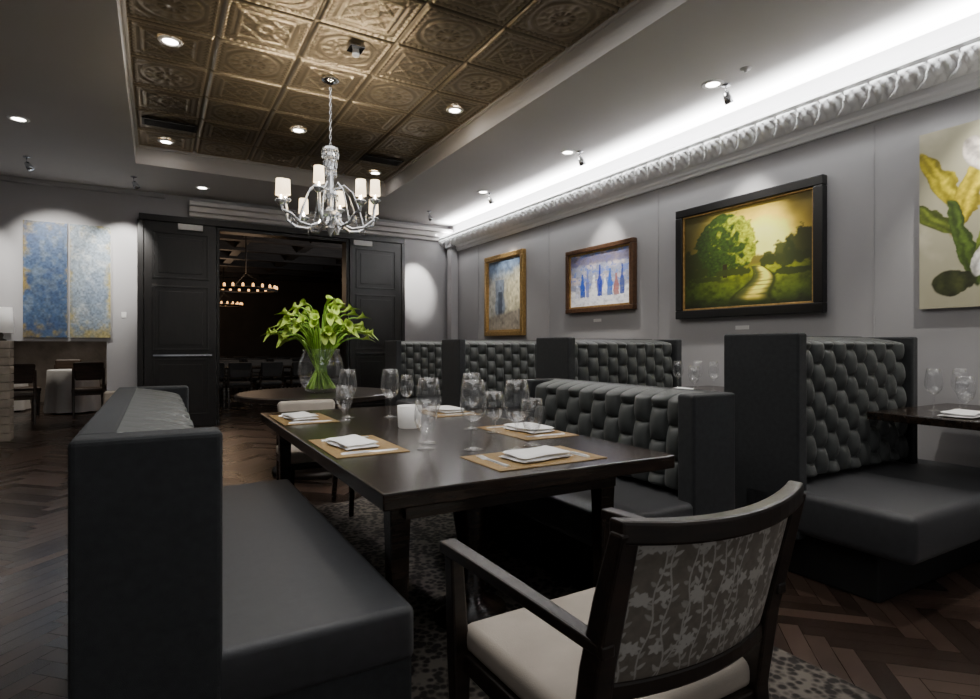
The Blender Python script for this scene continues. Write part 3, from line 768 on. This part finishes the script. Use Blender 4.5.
# vase + lilies
VX,VY=1.34,5.5
o=revolve('glass_vase',[(.0001,0),(.10,0),(.13,.01),(.19,.10),(.215,.20),(.20,.30),(.165,.38),(.175,.41),(.171,.41),(.160,.38),(.194,.30),(.208,.20),(.184,.10),(.125,.018),(.0001,.015)],M['glass'],seg=40,loc=(VX,VY,ZTOP))
setp(o,None,'rounded clear glass vase full of lily stems','vase')
bouquet=thing('lily_bouquet',(VX,VY,ZTOP+.02),'loose bunch of lime-green calla lilies standing in glass vase','flowers')
NL=66
def lily(k):
    a=2.39996*k+random.uniform(-.3,.3); spread=math.sqrt((k+.5)/NL)
    R=.05+.37*spread; H=.52+.25*(1-spread**1.6)+random.uniform(-.08,.09)
    base=Vector((.15*math.cos(a+2.5)*random.random(),.15*math.sin(a+2.5)*random.random(),.02))
    mid=Vector((.12*math.cos(a)*spread,.12*math.sin(a)*spread,.36))
    end=Vector((R*math.cos(a),R*math.sin(a),H))
    c2=mid+Vector((.25*R*math.cos(a),.25*R*math.sin(a),(H-.36)+.05*spread))
    pts=[base.lerp(mid,i/4) for i in range(5)]
    for i in range(1,11):
        u=i/10; pts.append(mid*(1-u)**2+c2*2*u*(1-u)+end*u*u)
    d=((pts[-1]-pts[-2]).normalized()+Vector((random.uniform(-.25,.25),random.uniform(-.25,.25),random.uniform(-.1,.7)))).normalized()
    sv,sf=tube_data(pts,.0075,6)
    x=d.cross(Vector((0,0,1)))
    if x.length<.1: x=Vector((1,0,0))
    x.normalize(); y=d.cross(x).normalized()
    if y.z>0 and random.random()<.7: y=-y
    L=random.uniform(.09,.13); V=[];F=[];n=14;m=7; tip=random.uniform(.6,1.3)
    for j in range(m+1):
        w=j/m; r=.009+.020*w**1.4
        for i in range(n):
            an=2*pi*i/n; cc=max(0,math.cos(an))
            rr=r*(1+.9*tip*cc**3*w*w)+(.014*w**4)
            p=end+d*(L*w*(.75+.55*cc**2*w)-.012*w**5)+(x*math.sin(an)*(r+.009*w**5)+y*math.cos(an)*rr)
            V.append(tuple(p))
    for j in range(m):
        for i in range(n): F.append((j*n+i,j*n+(i+1)%n,(j+1)*n+(i+1)%n,(j+1)*n+i))
    nv=len(sv); allV=sv+V; allF=sf+[tuple(q+nv for q in f) for f in F]
    o=mesh('calla_lily',allV,allF,[M['green'],M['stem']],bouquet,smooth=True,fix=False)
    for i in range(len(sf)): o.data.polygons[i].material_index=1
for k in range(NL): lily(k)
lamp('SPOT','flower_beam',(1.3,4.3,3.3),170,(1,.98,.88),.05,(VX,VY,1.25),22,.7)

# ------------------------------------------------------------------ paintings
def fn_land(U,V):
    n=fbm(U,V,9,11); n2=fbm(U,V,26,31); n3=fbm(U,V,60,91,3)
    glow=np.exp(-(((U-.64)/.36)**2+((V-.60)/.30)**2))
    c=np.zeros(U.shape+(3,))+np.array((.24,.22,.09))
    c=mixc(c,(.98,.66,.08),np.clip(glow*1.5,0,1)); c=mixc(c,(1.,.92,.38),np.clip(glow**2.0*1.5,0,1))
    c=c*(.8+.4*n[...,None])
    tl=.46+.07*n2-.05*np.abs(U-.6)
    c=mixc(c,(.18,.15,.03),sm(tl-V,-.01,.03)*.9)
    gr=sm(.37+.05*n-V,-.02,.03); gcol=np.stack([.15+.62*glow+.0*U,.21+.55*glow,.03+.01*n],-1)*(.25+1.05*n2[...,None])
    c=c*(1-gr[...,None])+gcol*gr[...,None]
    d=np.sqrt(((U-.36)/.26)**2+((V-.66)/.30)**2)+(.20*(n2-.5)+.32*(n-.5))
    d2=np.sqrt(((U-.27)/.20)**2+((V-.52)/.20)**2)+.3*(n2-.5); d3=np.sqrt(((U-.44)/.18)**2+((V-.54)/.16)**2)+.3*(n2-.5)
    d=np.minimum(np.minimum(d,d2),d3)
    tr=1-sm(d,.94,1.0); lit=sm((U-.44)+.35*(V-.70)+.8*(n2-.5)+.5*(n-.5),-.12,.20)
    tc=np.stack([.08+.40*lit,.13+.38*lit,.025+.012*lit],-1)*(.4+1.1*n3[...,None])
    c=c*(1-tr[...,None])+tc*tr[...,None]
    tk=(np.abs(U-.36)<.018)*(V>.30)*(V<.44); c=mixc(c,(.06,.04,.01),tk.astype(float))
    for cx,cy,rx,ry in ((.93,.52,.12,.18),(.82,.47,.09,.13),(.03,.46,.13,.16),(.70,.43,.06,.07),(.13,.38,.10,.07),(.42,.35,.16,.04),(.85,.30,.14,.04),(.2,.30,.14,.03)):
        d=np.sqrt(((U-cx)/rx)**2+((V-cy)/ry)**2)+.9*(n2-.5); c=mixc(c,(.08,.10,.02),(1-sm(d,.8,1.05))*.94)
    # still stream mirroring the sky, dark banks on both sides
    wd=.035+.36*np.clip(.38-V,0,1)**1.0; px=.61+.05*np.sin((.38-V)*15)
    st=(1-sm(np.abs(U-px)/wd+.30*(n2-.5),.86,1.0))*(V<.385)*sm(V,.03,.09)
    core=np.clip(np.exp(-((U-px-.02)/(.42*wd+.008))**2)*(.35+1.1*sm(fbm(U*1.2,V*14,4,77),.3,.65)),0,1)
    wc=np.stack([.13+.87*core,.15+.70*core,.06+.20*core],-1)
    c=c*(1-st[...,None])+wc*st[...,None]
    edge=np.exp(-((np.abs(U-px)/wd-1.02)/.14)**2)*(V<.385)*sm(V,.03,.09); c=mixc(c,(.07,.08,.02),edge*.85)
    sh=np.exp(-((V)/.09)**2); c=c*(1-.7*sh[...,None]); c=c*(1-.5*np.clip((np.abs(U-.55)-.25)/.25,0,1)[...,None])
    return np.clip(c*np.array((1,1,.8))*1.2,0,1)**1.15
def fn_bottles(U,V):
    n=fbm(U,V,8,3); n2=fbm(U,V,25,4)
    c=np.zeros(U.shape+(3,))+np.array((.48,.50,.62)); c=mixc(c,(.78,.70,.70),sm(n,.5,.7)); c=mixc(c,(.16,.24,.56),sm(n2,.5,.65)*.75)
    c=mixc(c,(.90,.90,.94),sm(.28+.1*n-V,-.02,.02)); c=mixc(c,(.2,.16,.24),(1-sm(np.abs(V-.92+.1*n2),.06,.12))*.7)
    for cx,w,h,col in ((.12,.04,.3,(.7,.7,.8)),(.22,.045,.46,(.04,.12,.50)),(.31,.03,.56,(.20,.25,.60)),(.42,.05,.42,(.98,.98,1)),(.52,.04,.6,(.02,.06,.42)),(.61,.035,.40,(.9,.9,.98)),(.69,.045,.5,(.06,.18,.60)),(.79,.04,.40,(.45,.18,.16)),(.88,.035,.55,(.06,.10,.35))):
        ww=np.where(V<.16+h*.5,w,w*(.35+.65*np.exp(-((V-.16-h*.5)/.06)))); mk=(np.abs(U-cx+.02*(n-.5))<ww)*(V>.16+.03*n2)*(V<.16+h); c=mixc(c,col,mk*.9*(.6+.7*n2))
    return c*(.6+.85*n2[...,None])
def fn_street(U,V):
    n=fbm(U,V,6,17); n2=fbm(U,V,20,18)
    c=np.zeros(U.shape+(3,))+np.array((.48,.47,.42)); c=mixc(c,(.72,.66,.46),sm(U+n*.4,.6,1.0)); c=mixc(c,(.24,.32,.44),sm(V+.3*n,.85,1.1))
    c=mixc(c,(.28,.32,.38),(1-sm(np.abs(U-.38+.1*(n-.5)),.12,.16))*(V<.72)*(V>.18)); c=mixc(c,(.10,.12,.16),(1-sm(np.abs(U-.38),.05,.07))*(V<.55)*(V>.2))
    c=mixc(c,(.36,.32,.26),sm(.2+.1*U-V,-.02,.04)); return c*(.4+.95*n2[...,None])
def fn_tulip(U,V):
    n=fbm(U,V,5,41); n2=fbm(U,V,18,42); n3=fbm(U,V,50,43,3)
    c=np.zeros(U.shape+(3,))+np.array((.52,.49,.36)); c=mixc(c,(.66,.62,.48),sm(n,.4,.7))
    wu=U+.05*(n2-.5); wv=V+.05*(n-.5)
    def blob(c,cx,cy,rx,ry,ang,col,k=1.0):
        x=(wu-cx)*math.cos(ang)+(wv-cy)*math.sin(ang); y=-(wu-cx)*math.sin(ang)+(wv-cy)*math.cos(ang)
        d=np.sqrt((x/rx)**2+(y/ry)**2)+.35*(n2-.5); m=1-sm(d,.88,1.0)
        shade=(.65+.6*(1-np.clip(d,0,1)))*(.65+.7*n3)*(1+.3*np.sin(x/rx*7))
        cc=np.array(col)[None,None,:]*shade[...,None]
        return c*(1-(m*k)[...,None])+cc*(m*k)[...,None]
    for cx,cy,rx,ry,a,col in ((.10,.70,.055,.22,.5,(.56,.47,.02)),(.22,.60,.06,.24,-.3,(.64,.52,.03)),(.06,.50,.045,.16,.9,(.18,.22,.03)),(.35,.45,.05,.25,-.5,(.27,.35,.04)),
        (.2,.35,.04,.28,.25,(.12,.18,.03)),(.45,.2,.045,.28,-.2,(.30,.38,.06)),(.15,.13,.10,.08,.2,(.08,.09,.03)),(.38,.10,.10,.09,.4,(.50,.53,.10)),
        (.28,.82,.08,.12,.5,(.80,.73,.65)),(.40,.90,.11,.08,-.4,(.90,.86,.80)),(.36,.80,.04,.12,-.2,(.46,.42,.05)),(.40,.35,.07,.15,.3,(.95,.92,.85)),(.30,.28,.05,.13,-.5,(.92,.89,.82)),(.55,.60,.12,.18,.2,(.84,.78,.72)),(.75,.75,.12,.2,-.2,(.84,.75,.72)),(.75,.3,.08,.25,.2,(.3,.36,.05))):
        c=blob(c,cx,cy,rx,ry,a,col)
    return c
def fn_ab(seed,mode):
    def fn(U,V):
        n=fbm(U,V*3,1.4,seed); n2=fbm(U,V*3,7,seed+7); n3=fbm(U,V*3,22,seed+9,3)
        if mode==0: base=(.12,.19,.32); pale=(.25,.31,.38); g=sm(np.maximum(np.abs(U-.5)*1.55,np.abs(V-.5)*1.5)+.9*(n-.5)+.7*(n2-.5),.62,1.05); gold=(.46,.34,.08)
        else: base=(.36,.42,.47); pale=(.56,.59,.60); g=sm(np.maximum(np.abs(U-.5)*1.7,np.abs(V-.5)*1.8)+.5*(n-.5)+.6*(n2-.5),.66,1.0); gold=(.50,.42,.17)
        c=np.zeros(U.shape+(3,))+np.array(base); c=mixc(c,pale,sm(n2,.4,.7)*.7); c=mixc(c,(.06,.10,.24) if mode==0 else (.22,.28,.37),sm(n,.5,.75)*.6)
        c=mixc(c,gold,g*.85)
        return c*(.45+.75*n3[...,None])
    return fn
def painting(name,loc,rot,w,h,fn,label,frame=None,fw=.06,nu=180,inner=None,lin=(.80,1.05)):
    t=thing(name,loc,label,'painting',rot)
    nv=int(nu*h/w)
    cw=w-2*fw if frame else w; ch=h-2*fw if frame else h; z0=fw if frame else 0
    grid_color('canvas',cw,ch,nu,nv,fn,M['paintattr'],t,y=-.036,z0=z0)
    if not frame: box('stretcher',(-w/2,w/2,-.035,-.001,0,h),M['linen'],t)
    else:
        def fr(nm,o,i,y0,y1,m,bev):
            boxes(nm,[(-w/2+o,w/2-o,y0,y1,o,i),(-w/2+o,w/2-o,y0,y1,h-i,h-o),(-w/2+o,-w/2+i,y0,y1,i,h-i),(w/2-i,w/2-o,y0,y1,i,h-i)],m,t,bevel=bev)
        fr('frame',0,fw*lin[0],-.07,-.001,frame,.008); fr('frame_liner',fw*lin[0],fw*lin[1],-.052,-.001,inner or M['gold'],.003)
        box('backing',(-w/2+.01,w/2-.01,-.03,-.001,.01,h-.01),M['black'],t)
    return t
FX=XR-.002
painting('landscape_painting',(FX,3.375,1.46),-pi/2,1.50,1.10,fn_land,'oil painting of golden meadow and tree in black frame',M['blackframe'],.095,280,lin=(.86,1.03))
painting('still_life_painting',(FX,5.34,1.60),-pi/2,1.22,.80,fn_bottles,'still life painting of blue bottles in bronze frame',M['bronzeframe'],.075,200,lin=(.75,1.06))
painting('street_painting',(FX,7.52,1.34),-pi/2,1.12,1.26,fn_street,'pale street scene painting in gilt frame',M['gold'],.09)
painting('floral_canvas',(FX,1.33,1.45),-pi/2,1.28,1.21,fn_tulip,'unframed canvas of white tulips and green leaves',None,nu=300)
painting('abstract_canvas',(-1.27,YB-.002,1.30),0,.465,1.52,fn_ab(61,0),'tall abstract canvas in mottled blue and gold',None,nu=120)
painting('abstract_canvas',(-.78,YB-.002,1.30),0,.455,1.52,fn_ab(77,1),'tall abstract canvas in pale blue-grey with gold edges',None,nu=120)
for i,(y,z) in enumerate(((3.4,1.36),(5.4,1.50),(7.5,1.24))):
    setp(box('caption_card',(-.003,0,-.07,.07,-.018,.018),M['plaque'],loc=(FX,y,z)),None,'small white caption card below a painting','card',None,'caption cards')
setp(box('wall_switch',(-.03,.03,-.006,0,-.04,.04),M['plaque'],loc=(-.4,YB-.001,1.62),bevel=.003),None,'small white wall control plate','switch')

# ------------------------------------------------------------------ general lighting
lamp('AREA','room_fill',(1.3,3.6,3.52),62,(1,.98,.95),2.4,(1.3,3.6,0),sizey=4.5)
lamp('AREA','entry_fill',(.6,.2,3.3),26,(.98,.985,1),2.0,(.9,1.2,0))
lamp('SPOT','bench_spot',(.15,2.0,3.32),85,(.97,.98,1),.06,(.35,2.3,0),46,.9)  # spot aimed down at the left banquette, with no fitting modelled
w=bpy.data.worlds.new('World'); bpy.context.scene.world=w; w.use_nodes=True
w.node_tree.nodes['Background'].inputs[0].default_value=(.60,.59,.59,1); w.node_tree.nodes['Background'].inputs[1].default_value=.34

cam=bpy.data.cameras.new('Camera'); co=bpy.data.objects.new('Camera',cam); C.objects.link(co)
cam.sensor_width=36; cam.lens=36*575/980; cam.clip_start=.05; cam.clip_end=100
co.location=(0,0,1.2); co.rotation_euler=(pi/2,0,-math.radians(30.07)); cam.shift_y=-4.5/980
bpy.context.scene.camera=co
